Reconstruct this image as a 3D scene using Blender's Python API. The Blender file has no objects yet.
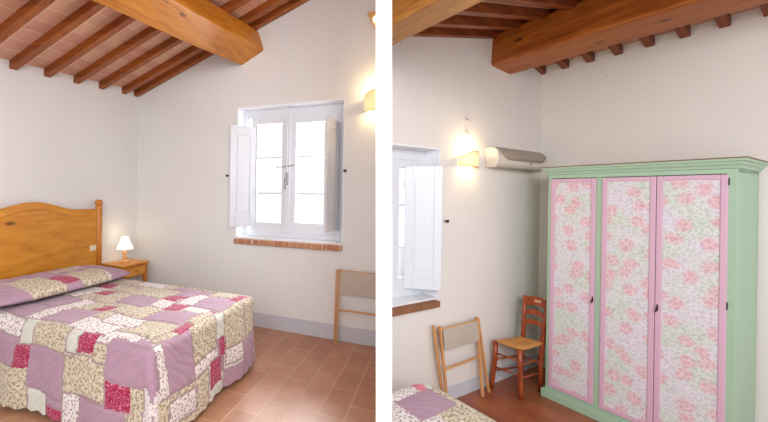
import bpy, bmesh, math, random
from mathutils import Vector, Matrix
random.seed(7)
S = bpy.context.scene
COL = S.collection

# ------------------------------------------------------------------ camera
CX, F, HY, ROLL, CAMZ = 292.0, 360.0, 195.0, math.radians(0.9), 1.4
cd = bpy.data.cameras.new('camera'); cam = bpy.data.objects.new('camera', cd); COL.objects.link(cam)
cam.location = (0, 0, CAMZ)
cd.sensor_width = 36; cd.lens = 36 * F / 768
# pixel (x,y) of the optical axis is (CX,HY): shift moves the frame, roll turns about that axis
cd.shift_x = (384 - CX) / 768
cd.shift_y = -(211 - HY) / 768
cam.rotation_euler = (Matrix.Rotation(math.pi/2, 3, 'X') @ Matrix.Rotation(ROLL, 3, 'Z')).to_euler()
cd.clip_start = 0.05
S.camera = cam

# ------------------------------------------------------------------ world, light, exposure
w = bpy.data.worlds.new('World'); S.world = w; w.use_nodes = True
bg = w.node_tree.nodes['Background']; bg.inputs[0].default_value = (0.97, 0.98, 1, 1); bg.inputs[1].default_value = 1.15
S.view_settings.view_transform = 'Standard'; S.view_settings.look = 'None'
S.view_settings.exposure = 0.0; S.view_settings.gamma = 1; S.view_settings.use_curve_mapping = False
S.cycles.max_bounces = 8; S.cycles.diffuse_bounces = 5; S.cycles.transparent_max_bounces = 12
S.cycles.sample_clamp_indirect = 6

class Fr:
    """a local frame: origin and three axes"""
    def __init__(s, O, X, Y, Z=(0, 0, 1)):
        s.O, s.X, s.Y, s.Z = Vector(O), Vector(X), Vector(Y), Vector(Z)
    def p(s, x, y, z): return s.O + s.X*x + s.Y*y + s.Z*z
    def sub(s, x, y, z, ang=0, tilt=0):
        c, n = math.cos(ang), math.sin(ang)
        X = s.X*c + s.Y*n; Y = -s.X*n + s.Y*c; Z = s.Z.copy()
        if tilt:
            c, n = math.cos(tilt), math.sin(tilt); Y, Z = Y*c + Z*n, -Y*n + Z*c
        return Fr(s.p(x, y, z), X, Y, Z)
LA = math.radians(112.3); RA = math.radians(240.8)
LF = Fr((-1.92497, 4.46754, 0), (math.sin(LA), math.cos(LA), 0), (math.cos(LA), -math.sin(LA), 0))
RF = Fr((2.60559, 3.78485, -0.35), (math.sin(RA), math.cos(RA), 0), (-math.cos(RA), math.sin(RA), 0))

def area(name, loc, to, sx, sy, e, color):
    d = bpy.data.lights.new(name, 'AREA'); d.shape = 'RECTANGLE'; d.size = sx; d.size_y = sy; d.energy = e; d.color = color
    o = bpy.data.objects.new(name, d); COL.objects.link(o); o.location = loc
    o.rotation_euler = (Vector(to) - Vector(loc)).to_track_quat('-Z', 'Y').to_euler(); return o
# daylight outside the two windows
area('daylight_left_room', LF.p(2.0, -1.3, 1.9), LF.p(1.9, 0, 1.5), 1.9, 1.9, 420, (0.93, 0.97, 1))
area('daylight_right_room', RF.p(1.0, -1.0, 1.8), RF.p(1.8, 0, 1.4), 0.9, 1.3, 22, (0.93, 0.97, 1))
# soft fill lights added behind the camera to brighten the open rooms
area('added_fill_left', (-0.6, -1.6, 2.6), (-0.3, 3.5, 1.0), 2.4, 1.2, 56, (0.97, 0.98, 1))

area('added_fill_right', (0.75, -1.4, 2.2), (2.2, 3.0, 1.2), 1.4, 1.2, 85, (0.97, 0.98, 1))  # second added fill, lifts the darker right room

# ------------------------------------------------------------------ materials
def lin(c): return tuple(((v/255)/12.92 if v/255 <= .04045 else ((v/255+.055)/1.055)**2.4) for v in c) + (1,)
class NT:
    def __init__(s, name):
        s.m = bpy.data.materials.new(name); s.m.use_nodes = True; s.t = s.m.node_tree; s.b = s.t.nodes['Principled BSDF']
    def n(s, typ, **k):
        o = s.t.nodes.new(typ)
        for a, v in k.items():
            if a.startswith('i_'):
                key = a[2:]; o.inputs[int(key) if key.isdigit() else key.replace('_', ' ')].default_value = v
            else: setattr(o, a, v)
        return o
    def l(s, a, b): s.t.links.new(a, b)
    def ramp(s, fac, stops):
        r = s.n('ShaderNodeValToRGB'); e = r.color_ramp.elements
        while len(e) < len(stops): e.new(0.5)
        for q, (pos, c) in zip(e, stops): q.position = pos; q.color = c
        s.l(fac, r.inputs[0]); return r.outputs[0]
    def mix(s, fac, a, b, mode='MIX'):
        m = s.n('ShaderNodeMix', data_type='RGBA', blend_type=mode)
        for i, v in ((0, fac), (6, a), (7, b)):
            if hasattr(v, 'is_linked') or hasattr(v, 'links'): s.l(v, m.inputs[i])
            else: m.inputs[i].default_value = v
        return m.outputs[2]
    def bump(s, h, st, d=0.01):
        b = s.n('ShaderNodeBump'); b.inputs['Strength'].default_value = st; b.inputs['Distance'].default_value = d
        s.l(h, b.inputs['Height']); s.l(b.outputs[0], s.b.inputs['Normal'])
def flat(name, c, rough=.6, metal=0, bump=0, spec=.5):
    t = NT(name); t.b.inputs['Base Color'].default_value = lin(c); t.b.inputs['Roughness'].default_value = rough
    t.b.inputs['Metallic'].default_value = metal; t.b.inputs['Specular IOR Level'].default_value = spec
    if bump:
        tc = t.n('ShaderNodeTexCoord'); nz = t.n('ShaderNodeTexNoise', i_Scale=60.0, i_Detail=4.0)
        t.l(tc.outputs['Object'], nz.inputs['Vector']); t.bump(nz.outputs[0], bump, .004)
    return t.m
def plaster(name, c):
    t = NT(name); tc = t.n('ShaderNodeTexCoord')
    a = t.n('ShaderNodeTexNoise', i_Scale=1.1, i_Detail=3.0); b = t.n('ShaderNodeTexNoise', i_Scale=26.0, i_Detail=6.0)
    t.l(tc.outputs['Object'], a.inputs['Vector']); t.l(tc.outputs['Object'], b.inputs['Vector'])
    d = lin(c); e = tuple(v*.95 for v in d[:3]) + (1,)
    t.l(t.ramp(a.outputs[0], [(.35, e), (.65, d)]), t.b.inputs['Base Color'])
    t.b.inputs['Roughness'].default_value = .9; t.b.inputs['Specular IOR Level'].default_value = .2
    t.bump(b.outputs[0], .25, .004); return t.m
def wood(name, ang, axis, c0, c1, c2, rough=.45, sc=1.0, knots=True, stretch=9.0):
    """grain runs along one axis of a room frame turned by ang about z"""
    t = NT(name); tc = t.n('ShaderNodeTexCoord'); mp0 = t.n('ShaderNodeMapping'); mp = t.n('ShaderNodeMapping')
    mp0.inputs['Rotation'].default_value = (0, 0, ang)
    s = [stretch*sc]*3; s[axis] = 1.0*sc; mp.inputs['Scale'].default_value = s
    t.l(tc.outputs['Object'], mp0.inputs[0]); t.l(mp0.outputs[0], mp.inputs[0])
    a = t.n('ShaderNodeTexNoise', i_Scale=2.2, i_Detail=7.0, i_Roughness=.62, i_Distortion=1.2)
    t.l(mp.outputs[0], a.inputs['Vector'])
    col = t.ramp(a.outputs[0], [(.28, lin(c0)), (.5, lin(c1)), (.72, lin(c2))])
    if knots:
        mk = t.n('ShaderNodeMapping'); s2 = [7.0]*3; s2[axis] = 3.2; mk.inputs['Scale'].default_value = s2
        t.l(mp0.outputs[0], mk.inputs[0])
        v = t.n('ShaderNodeTexVoronoi', i_Scale=.8); t.l(mk.outputs[0], v.inputs['Vector'])
        k = t.ramp(v.outputs['Distance'], [(0.05, (1, 1, 1, 1)), (.13, (0, 0, 0, 1))])
        dk = tuple(v_*.35 for v_ in lin(c0)[:3]) + (1,)
        col = t.mix(k, col, dk)
    t.l(col, t.b.inputs['Base Color']); t.b.inputs['Roughness'].default_value = rough
    t.bump(a.outputs[0], .12, .004); return t.m
def tiles(name, ang, org, bw, rh, cols, mortar, rough, msize=.006, off=.5, bumpd=.003):
    """bricks in room coordinates; object coordinates are the room's own because these slabs sit at the world origin"""
    t = NT(name); tc = t.n('ShaderNodeTexCoord'); mp = t.n('ShaderNodeMapping', vector_type='TEXTURE')
    mp.inputs['Location'].default_value = org; mp.inputs['Rotation'].default_value = (0, 0, ang)
    t.l(tc.outputs['Object'], mp.inputs[0])
    br = t.n('ShaderNodeTexBrick', offset=off); br.inputs['Scale'].default_value = 1
    br.inputs['Brick Width'].default_value = bw; br.inputs['Row Height'].default_value = rh
    br.inputs['Mortar Size'].default_value = msize; br.inputs['Mortar Smooth'].default_value = .3
    br.inputs['Color1'].default_value = lin(cols[0]); br.inputs['Color2'].default_value = lin(cols[1]); br.inputs['Mortar'].default_value = lin(mortar)
    t.l(mp.outputs[0], br.inputs['Vector'])
    nz = t.n('ShaderNodeTexNoise', i_Scale=5.0, i_Detail=6.0, i_Roughness=.65); t.l(mp.outputs[0], nz.inputs['Vector'])
    r = t.ramp(nz.outputs[0], [(.3, lin(cols[2])), (.7, (1, 1, 1, 1))])
    t.l(t.mix(.75, br.outputs['Color'], r, 'MULTIPLY'), t.b.inputs['Base Color'])
    rr = t.n('ShaderNodeMapRange'); rr.inputs['To Min'].default_value = rough - .08; rr.inputs['To Max'].default_value = rough + .15
    t.l(nz.outputs[0], rr.inputs[0]); t.l(rr.outputs[0], t.b.inputs['Roughness'])
    inv = t.n('ShaderNodeMath', operation='MULTIPLY_ADD'); inv.inputs[1].default_value = -1; t.l(br.outputs['Fac'], inv.inputs[0]); t.l(nz.outputs[0], inv.inputs[2])
    t.b.inputs['Specular IOR Level'].default_value = .5 if rough > .5 else .9
    t.bump(inv.outputs[0], .35, bumpd); return t.m

M = {}
M['wall_l'] = plaster('wall_plaster_left', (228, 228, 226))
M['wall_r'] = plaster('wall_plaster_right', (227, 222, 216))
M['skirt'] = flat('painted_skirting', (196, 198, 206), .7, bump=.15)
M['part'] = flat('white_partition_paint', (252, 252, 252), .9, spec=.1)
aL = math.atan2(LF.Y[1], LF.Y[0]); aR = math.atan2(RF.Y[1], RF.Y[0])
M['floor_l'] = tiles('terracotta_floor_left', aL, LF.p(.005, 0, 0), .34, .173, [(194, 142, 110), (178, 124, 92), (210, 198, 192)], (202, 162, 130), .34)
M['floor_r'] = tiles('terracotta_floor_right', aR, RF.p(.05, 0, 0), .34, .173, [(168, 96, 58), (152, 82, 48), (200, 180, 170)], (150, 92, 62), .36)
M['ceil_l'] = tiles('terracotta_ceiling_left', aL, LF.p(0, .105, 0), .30, .148, [(214, 160, 140), (226, 186, 156), (222, 212, 206)], (236, 212, 190), .8, .004, 0)
M['ceil_r'] = tiles('terracotta_ceiling_right', aR, RF.p(0, .05, 0), .206, .13, [(196, 146, 118), (205, 160, 128), (205, 190, 185)], (225, 200, 175), .8, .005, 0)
JO = ((104, 50, 14), (146, 76, 22), (172, 98, 32)); BE = ((146, 80, 14), (186, 116, 28), (204, 138, 42))
M['joist_l'] = wood('joist_wood_left', -aL, 1, *JO, knots=False)
M['beam_l'] = wood('beam_wood_left', -aL, 0, *BE)
M['joist_r'] = wood('joist_wood_right', -aR, 1, (84, 36, 12), (122, 58, 20), (148, 78, 30), knots=False)
M['beam_r'] = wood('beam_wood_right', -aR, 0, (112, 52, 12), (152, 82, 24), (176, 104, 36))
M['beam_r2'] = wood('old_beam_wood_right', -aR, 0, (120, 72, 22), (168, 112, 42), (192, 138, 60))
M['pine'] = wood('honey_pine', -aL, 0, (176, 108, 26), (204, 136, 42), (214, 152, 58), .32, 1.0, True, 5.0)
M['pine2'] = wood('honey_pine_plain', -aL, 2, (172, 98, 24), (196, 122, 38), (208, 138, 52), .35, 1, False)
M['rackwood'] = wood('beech_rods', 0, 2, (182, 128, 76), (206, 152, 98), (216, 168, 116), .5, 1, False)
M['chairwood'] = wood('red_brown_chair_wood', 0, 2, (112, 44, 20), (146, 64, 30), (166, 84, 42), .3, 1, False)
M['lampwood'] = flat('turned_lamp_wood', (216, 160, 104), .35)
M['white'] = flat('white_gloss_paint', (216, 219, 226), .35)
M['whitem'] = flat('white_window_paint', (218, 221, 226), .4)
M['reveal'] = flat('white_reveal_plaster', (236, 238, 242), .8)
M['brick'] = tiles('brick_sill', 0, (0, 0, 0), .16, .5, [(200, 146, 110), (182, 126, 94), (205, 195, 190)], (214, 190, 165), .7, .006)
M['sillwood'] = tiles('brick_sill_brown', 0.5, (0, 0, 0), .16, .5, [(156, 108, 74), (142, 96, 64), (190, 175, 165)], (160, 120, 90), .7, .005)
M['iron'] = flat('dark_iron', (52, 46, 44), .5, .6)
M['steel'] = flat('brushed_nickel', (160, 158, 156), .35, .8)
M['ivory'] = flat('ivory_plastic', (232, 218, 182), .4)
M['canvas'] = flat('grey_beige_canvas', (186, 174, 160), .85, bump=.3)
M['acwhite'] = flat('off_white_plastic', (212, 202, 190), .45)
M['acgrey'] = flat('warm_grey_grille', (158, 146, 132), .55)
M['green'] = flat('mint_green_paint', (158, 186, 160), .5, bump=.08)
M['pink'] = flat('pink_paint', (206, 168, 188), .5, bump=.08)
M['mattress'] = flat('mattress_ticking', (225, 222, 215), .8)
def straw():
    t = NT('woven_rush'); tc = t.n('ShaderNodeTexCoord')
    wv = t.n('ShaderNodeTexWave', i_Scale=38.0, i_Distortion=2.0); wv.bands_direction = 'DIAGONAL'
    t.l(tc.outputs['Object'], wv.inputs['Vector'])
    t.l(t.ramp(wv.outputs[0], [(0, lin((176, 112, 52))), (1, lin((216, 160, 92)))]), t.b.inputs['Base Color'])
    t.b.inputs['Roughness'].default_value = .7; t.bump(wv.outputs[0], .5, .004); return t.m
M['straw'] = straw()
def glass():
    t = NT('window_glass'); t.t.nodes.remove(t.b)
    tr = t.n('ShaderNodeBsdfTransparent'); gl = t.n('ShaderNodeBsdfGlossy'); gl.inputs['Roughness'].default_value = .03
    fr = t.n('ShaderNodeFresnel'); fr.inputs[0].default_value = 1.35; mx = t.n('ShaderNodeMixShader')
    t.l(fr.outputs[0], mx.inputs[0]); t.l(tr.outputs[0], mx.inputs[1]); t.l(gl.outputs[0], mx.inputs[2])
    t.l(mx.outputs[0], t.t.nodes['Material Output'].inputs[0]); return t.m
M['glass'] = glass()
def glow(name, c, e, emis):
    t = NT(name); t.b.inputs['Base Color'].default_value = lin(c); t.b.inputs['Roughness'].default_value = .8
    t.b.inputs['Emission Color'].default_value = lin(emis); t.b.inputs['Emission Strength'].default_value = e; return t.m
M['parchment'] = glow('lit_parchment_shade', (236, 222, 180), .55, (255, 232, 160))
M['shade'] = glow('lit_fabric_shade', (250, 244, 225), .9, (255, 246, 218))
M['rim'] = flat('brown_stitched_rim', (128, 96, 60), .7)
M['bulb'] = glow('lit_bulb', (255, 255, 250), 3, (255, 244, 214))

# quilt fabrics, all in cloth (UV) metres
def fabric(name, base, kind):
    t = NT(name); uv = t.n('ShaderNodeTexCoord'); U = uv.outputs['UV']
    nz = t.n('ShaderNodeTexNoise', i_Scale=9.0, i_Detail=3.0); t.l(U, nz.inputs['Vector'])
    b = lin(base); col = t.ramp(nz.outputs[0], [(.3, tuple(v*.9 for v in b[:3])+(1,)), (.7, b)])
    wv = t.n('ShaderNodeTexWave', i_Scale=9.0, i_Distortion=5.0, i_Detail=1.0); wv.bands_direction = 'DIAGONAL'; t.l(U, wv.inputs['Vector'])
    if kind in ('dots', 'sprigs'):
        for sc, c, r in (((38.0, (128, 104, 82), .2), (50.0, (158, 138, 108), .2)) if kind == 'dots' else ((44.0, (120, 76, 90), .19),)):
            mp = t.n('ShaderNodeMapping'); mp.inputs['Location'].default_value = (sc*.37, sc*.11, 0); mp.inputs['Rotation'].default_value = (0, 0, sc)
            t.l(U, mp.inputs[0]); v = t.n('ShaderNodeTexVoronoi', i_Scale=sc, voronoi_dimensions='2D'); t.l(mp.outputs[0], v.inputs['Vector'])
            col = t.mix(t.ramp(v.outputs['Distance'], [(r, (.8, .8, .8, 1)), (r+.12, (0, 0, 0, 1))]), col, lin(c))
    if kind == 'swirl':
        w2 = t.n('ShaderNodeTexWave', i_Scale=12.0, i_Distortion=16.0, i_Detail=1.5, wave_type='RINGS'); w2.inputs['Detail Scale'].default_value = 2.5; t.l(U, w2.inputs['Vector'])
        col = t.mix(t.ramp(w2.outputs[0], [(.86, (0, 0, 0, 1)), (.95, (1, 1, 1, 1))]), col, lin((205, 120, 150)))
    if kind == 'plain':
        col = t.mix(t.ramp(wv.outputs[0], [(0, (.35, .35, .35, 1)), (.12, (0, 0, 0, 1))]), col, tuple(v*.72 for v in b[:3])+(1,))
    t.l(col, t.b.inputs['Base Color']); t.b.inputs['Roughness'].default_value = .85
    t.b.inputs['Sheen Weight'].default_value = .15
    t.bump(wv.outputs[0], .35, .006); return t.m
FAB = {'L': fabric('mauve_cotton', (172, 138, 156), 'plain'), 'B': fabric('beige_sprigged_cotton', (206, 195, 172), 'dots'),
       'W': fabric('white_sprigged_cotton', (226, 218, 214), 'sprigs'), 'M': fabric('crimson_paisley_cotton', (156, 22, 66), 'swirl'),
       'G': fabric('pale_sage_cotton', (208, 208, 196), 'plain'), 'C': fabric('coral_pink_cotton', (214, 120, 132), 'swirl'),
       'E': flat('plum_piping', (110, 52, 66), .8), 'S': flat('quilting_seam', (160, 136, 140), .85)}
FK = list(FAB)

def panel_fabric():
    t = NT('floral_print_fabric'); tc = t.n('ShaderNodeTexCoord'); U = tc.outputs['UV']
    nz = t.n('ShaderNodeTexNoise', i_Scale=5.0, i_Detail=3.0); t.l(U, nz.inputs['Vector'])
    col = t.ramp(nz.outputs[0], [(.38, lin((190, 202, 190))), (.5, lin((200, 202, 204))), (.62, lin((206, 200, 212)))])
    wob = t.n('ShaderNodeTexNoise', i_Scale=14.0, i_Detail=3.0); t.l(U, wob.inputs['Vector'])
    vm = t.n('ShaderNodeVectorMath', operation='MULTIPLY_ADD'); vm.inputs[1].default_value = (.07, .07, 0); t.l(wob.outputs['Color'], vm.inputs[0]); t.l(U, vm.inputs[2])
    v = t.n('ShaderNodeTexVoronoi', i_Scale=7.5, voronoi_dimensions='2D'); v.inputs['Randomness'].default_value = .75; t.l(vm.outputs[0], v.inputs['Vector'])
    col = t.mix(t.ramp(v.outputs['Distance'], [(.22, (.8, .8, .8, 1)), (.40, (0, 0, 0, 1))]), col, lin((212, 160, 170)))
    # petals inside the roses and leaf outlines: small curls
    v2 = t.n('ShaderNodeTexVoronoi', i_Scale=30.0, voronoi_dimensions='2D', feature='DISTANCE_TO_EDGE'); t.l(vm.outputs[0], v2.inputs['Vector'])
    col = t.mix(t.ramp(v2.outputs['Distance'], [(.05, (.36, .36, .36, 1)), (.2, (0, 0, 0, 1))]), col, lin((242, 238, 236)))
    v4 = t.n('ShaderNodeTexVoronoi', i_Scale=17.0, voronoi_dimensions='2D', feature='DISTANCE_TO_EDGE'); t.l(vm.outputs[0], v4.inputs['Vector'])
    col = t.mix(t.ramp(v4.outputs['Distance'], [(.015, (.3, .3, .3, 1)), (.06, (0, 0, 0, 1))]), col, lin((168, 146, 146)))
    t.l(col, t.b.inputs['Base Color']); t.b.inputs['Roughness'].default_value = .8; return t.m
M['floral'] = panel_fabric()

# ------------------------------------------------------------------ mesh helpers
class MB:
    def __init__(s): s.v = []; s.f = []; s.uv = {}; s.mi = []; s.slots = None
    def box(s, fr, x0, x1, y0, y1, z0, z1):
        n = len(s.v)
        s.v += [fr.p(x, y, z) for z in (z0, z1) for y in (y0, y1) for x in (x0, x1)]
        s.f += [tuple(n+i for i in q) for q in ((0,1,3,2),(4,6,7,5),(0,4,5,1),(2,3,7,6),(0,2,6,4),(1,5,7,3))]; return s
    def ext(s, pts0, pts1):
        """prism between two matching outlines (world points)"""
        n = len(s.v); k = len(pts0); s.v += [Vector(p) for p in pts0] + [Vector(p) for p in pts1]
        s.f += [tuple(range(n, n+k)), tuple(range(n+k, n+2*k))[::-1]]
        s.f += [(n+i, n+(i+1) % k, n+k+(i+1) % k, n+k+i) for i in range(k)]; return s
    def tube(s, pts, rads, n=10, cap=True, flat=1.0):
        base = len(s.v); P = [Vector(p) for p in pts]
        if not hasattr(rads, '__len__'): rads = [rads]*len(P)
        up = Vector((0, 0, 1)) if abs((P[-1]-P[0]).normalized().z) < .9 else Vector((1, 0, 0))
        for i, p in enumerate(P):
            d = (P[min(i+1, len(P)-1)] - P[max(i-1, 0)]).normalized()
            a = d.cross(up).normalized(); b = a.cross(d).normalized()
            for j in range(n):
                t = 2*math.pi*j/n; s.v.append(p + a*math.cos(t)*rads[i] + b*math.sin(t)*rads[i]*flat)
        for i in range(len(P)-1):
            for j in range(n):
                s.f.append((base+i*n+j, base+i*n+(j+1) % n, base+(i+1)*n+(j+1) % n, base+(i+1)*n+j))
        if cap: s.f += [tuple(range(base, base+n))[::-1], tuple(range(base+(len(P)-1)*n, base+len(P)*n))]
        return s
    def lathe(s, c, prof, n=24):
        base = len(s.v); c = Vector(c)
        for r, z in prof:
            for j in range(n):
                t = 2*math.pi*j/n; s.v.append(c + Vector((r*math.cos(t), r*math.sin(t), z)))
        for i in range(len(prof)-1):
            for j in range(n):
                s.f.append((base+i*n+j, base+i*n+(j+1) % n, base+(i+1)*n+(j+1) % n, base+(i+1)*n+j))
        s.f += [tuple(range(base, base+n))[::-1], tuple(range(base+(len(prof)-1)*n, base+len(prof)*n))]
        return s
    def obj(s, name, mat, parent=None, bevel=0, smooth=False, origin=None, weld=0):
        O = Vector(origin) if origin is not None else (parent['_o'] if parent is not None and '_o' in parent else None)
        if O is None: O = Vector((0, 0, 0))
        O = Vector(O)
        me = bpy.data.meshes.new(name)
        me.from_pydata([tuple(v - O) for v in s.v], [], s.f)
        if s.mi:
            for m in mat: me.materials.append(m)
            for p, i in zip(me.polygons, s.mi): p.material_index = i
        else: me.materials.append(mat)
        if s.uv:
            l = me.uv_layers.new(name='UVMap')
            for p in me.polygons:
                for li, vi in zip(p.loop_indices, p.vertices): l.data[li].uv = s.uv[vi]
        b = bmesh.new(); b.from_mesh(me)
        if weld: bmesh.ops.remove_doubles(b, verts=b.verts, dist=weld)
        bmesh.ops.recalc_face_normals(b, faces=b.faces); b.to_mesh(me); b.free()
        if smooth: me.polygons.foreach_set('use_smooth', [True]*len(me.polygons))
        o = bpy.data.objects.new(name, me); COL.objects.link(o)
        if parent is None: o.location = O
        else: o.parent = parent; o['_o'] = list(O)
        if bevel:
            m = o.modifiers.new('bevel', 'BEVEL'); m.width = bevel; m.segments = 2; m.limit_method = 'ANGLE'; m.angle_limit = math.radians(35)
        return o
ALL = []
def tag(o, label, cat, group=None):
    o['label'] = label; o['category'] = cat
    if group: o['group'] = group
    return o
def thing(name, label, cat, loc, group=None):
    o = bpy.data.objects.new(name, None); COL.objects.link(o); o.location = loc; o['_o'] = list(loc); o.empty_display_size = .1
    return tag(o, label, cat, group)
def struct(o): o['kind'] = 'structure'; return o
def clean():
    for o in bpy.data.objects:
        if '_o' in o: del o['_o']

# ------------------------------------------------------------------ partition between the two rooms
PT = .05332
def part_pt(side, far, z):
    """side 0 = left face, 1 = right face; leans very slightly like the whole picture"""
    x = (1.0835 if far else .3237) - (z - 2.0)*.01573
    return Vector((x - (0 if side else PT), 4.0 if far else 1.2, z))
def part_v(fr, u, z, off=PT*.5):
    """where the partition's centre crosses the room line u = const"""
    a, b = part_pt(1, 0, z+fr.O.z), part_pt(1, 1, z+fr.O.z); a.x -= off; b.x -= off
    la = [(q-fr.O).dot(fr.X) for q in (a, b)]; lb = [(q-fr.O).dot(fr.Y) for q in (a, b)]
    t = (u-la[0])/(la[1]-la[0]); return lb[0]+t*(lb[1]-lb[0])
def part_u(fr, v, z, off=PT*.5):
    a, b = part_pt(1, 0, z+fr.O.z), part_pt(1, 1, z+fr.O.z); a.x -= off; b.x -= off
    la = [(q-fr.O).dot(fr.X) for q in (a, b)]; lb = [(q-fr.O).dot(fr.Y) for q in (a, b)]
    t = (v-lb[0])/(lb[1]-lb[0]); return la[0]+t*(la[1]-la[0])
struct(MB().ext([part_pt(0,0,-.4), part_pt(1,0,-.4), part_pt(1,1,-.4), part_pt(0,1,-.4)],
                [part_pt(0,0,4.4), part_pt(1,0,4.4), part_pt(1,1,4.4), part_pt(0,1,4.4)]).obj('wall_partition', M['part']))

# ================================================================== LEFT ROOM : setting
WT = .32                                                            # wall thickness
U0, U1, Z0, Z1 = 1.42, 2.62, .925, 2.345                             # window opening
ULW = part_u(LF, 0, 1.5)
ZT = lambda u, v=0: 2.655 + .345*u - .085*v                                        # underside of the roof tiles
def wall_with_hole(name, fr, ue, u0, u1, z0, z1, top, mat, t=WT):
    """gable wall in the plane v=0, thickness towards -v, hole for a window; top(u) its upper edge"""
    b = MB()
    def quad(a0, a1, lo0, lo1, hi0, hi1):
        b.ext([fr.p(a0, 0, lo0), fr.p(a1, 0, lo1), fr.p(a1, 0, hi1), fr.p(a0, 0, hi0)],
              [fr.p(a0, -t, lo0), fr.p(a1, -t, lo1), fr.p(a1, -t, hi1), fr.p(a0, -t, hi0)])
    quad(0, u0, -.1, -.1, top(0), top(u0)); quad(u0, u1, -.1, -.1, z0, z0)
    mid = [u for u in (top_break,) if u0 < u < u1]
    e = [u0] + mid + [u1]
    for a, c in zip(e, e[1:]): quad(a, c, z1, z1, top(a), top(c))
    if ue > u1: quad(u1, ue, -.1, -.1, top(u1), top(ue))
    return struct(b.obj(name, mat))
top_break = 99
wall_with_hole('wall_back', LF, ULW, U0, U1, Z0, Z1, lambda u: ZT(u)+.25, M['wall_l'])
struct(MB().box(LF, -.3, 0, -.3, 3.6, -.1, 2.9).obj('wall_left', M['wall_l']))
# floor slab (object origin stays at the world origin so the tiles follow the room)
a = part_pt(0, 0, 0); a.x += PT/2; b_ = part_pt(0, 1, 0); b_.x += PT/2
fl = [LF.p(-.05, -.05, 0), Vector((b_.x, b_.y, 0)), Vector((a.x, a.y, 0)), Vector((a.x-.05, -1.2, 0)), LF.p(-.05, 5.2, 0)]
k = LF.p(part_u(LF, -.05, 0), -.05, 0); fl[1] = k
struct(MB().ext([p + Vector((0, 0, -.45)) for p in fl], fl).obj('floor', M['floor_l']))
struct(MB().box(LF, .0, part_u(LF, .006, .1)-.0, .0, .006, 0, .148).obj('baseboard_back', M['skirt'], bevel=.002))
struct(MB().box(LF, .0, .006, .006, 3.4, 0, .148).obj('baseboard_left', M['skirt'], bevel=.002))
# roof tiles
VC = 3.3
def slope_slab(fr, u0, u1, v0, v1, zf, th=.05):
    b = MB(); q = [(u0, v0), (u1, v0), (u1, v1), (u0, v1)]
    return b.ext([fr.p(u, v, zf(u)) for u, v in q], [fr.p(u, v, zf(u)+th) for u, v in q])
struct(MB().ext([LF.p(u, v, ZT(u, v)) for u, v in ((-.02, -.02), (3.0, -.02), (3.0, VC), (-.02, VC))], [LF.p(u, v, ZT(u, v)+.05) for u, v in ((-.02, -.02), (3.0, -.02), (3.0, VC), (-.02, VC))]).obj('ceiling', M['ceil_l']))
# beam: leaning with the roof
poly = [(1.457, 2.794), (1.735, 2.925), (1.66, 3.15), (1.40, 3.05)]
bm_ = MB()
def roundpoly(poly, r=.02):
    out = []
    n = len(poly)
    for i in range(n):
        p = Vector(poly[i]).to_2d(); a = Vector(poly[i-1]).to_2d(); b = Vector(poly[(i+1) % n]).to_2d()
        p0 = p + (a-p).normalized()*r; p1 = p + (b-p).normalized()*r
        out += [p0, (p0+p1+p*2)/4, p1]
    return out
def beam(name, fr, poly, vs, mat, label, cat, r=.02, wob=.006, seed=1, vfun=None, skew=(0, 0)):
    rnd = random.Random(seed); rp = roundpoly([Vector((a, b)) for a, b in poly], r); m = MB(); k = len(rp); N = len(vs)
    c = sum((Vector((p.x, p.y)) for p in rp), Vector((0, 0)))/k
    off = (0, 0)
    for i, v in enumerate(vs):
        s = 1 + rnd.uniform(-wob, wob)*2; off = (rnd.uniform(-wob, wob), rnd.uniform(-wob, wob)) if i else (0, 0)
        for p in rp:
            q = c + (p-c)*s; vv = v if (vfun is None or i) else vfun(q.x, q.y)
            m.v.append(fr.p(q.x+off[0]+skew[0]*vv, vv, q.y+off[1]+skew[1]*vv))
    for i in range(N-1):
        for j in range(k): m.f.append((i*k+j, i*k+(j+1) % k, (i+1)*k+(j+1) % k, (i+1)*k+j))
    m.f += [tuple(range(k)), tuple(range((N-1)*k, N*k))]
    return tag(m.obj(name, mat, origin=fr.p(poly[0][0], vs[0], poly[0][1])), label, cat)
beam('ceiling_beam', LF, poly, [0.0, .3, .7, 1.1, 1.5, 2.0, 2.6, 3.3], M['beam_l'],
     'thick squared honey-coloured beam running from above the bedroom window over the bed', 'beam', r=.022, seed=3, skew=(-.065, -.085))
jn = ['touching the window wall, the last one', 'closest to the last one at the window wall', 'third from the window wall above nightstand',
      'fourth from the window wall above headboard post', 'fifth from the window wall', 'sixth from the window wall above headboard', 'seventh from the window wall at the picture corner']
for i, v in enumerate([.04, .225, .53, .825, 1.122, 1.417, 1.71, 2.0, 2.29]):
    m = MB(); w_ = .033
    q = [(-.0, v-w_), (2.98, v-w_), (2.98, v+w_), (-.0, v+w_)]
    m.ext([LF.p(u, x, ZT(u, x)-.075) for u, x in q], [LF.p(u, x, ZT(u, x)+.002) for u, x in q])
    lab = 'red-brown joist of the left room, ' + (jn[i] if i < 7 else ('eighth' if i == 7 else 'ninth')+' from the window wall')
    tag(m.obj('ceiling_joist', M['joist_l'], bevel=.006, origin=LF.p(0, v, ZT(0, v)-.075)), lab, 'joist', 'roof joists of the left room')

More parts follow.
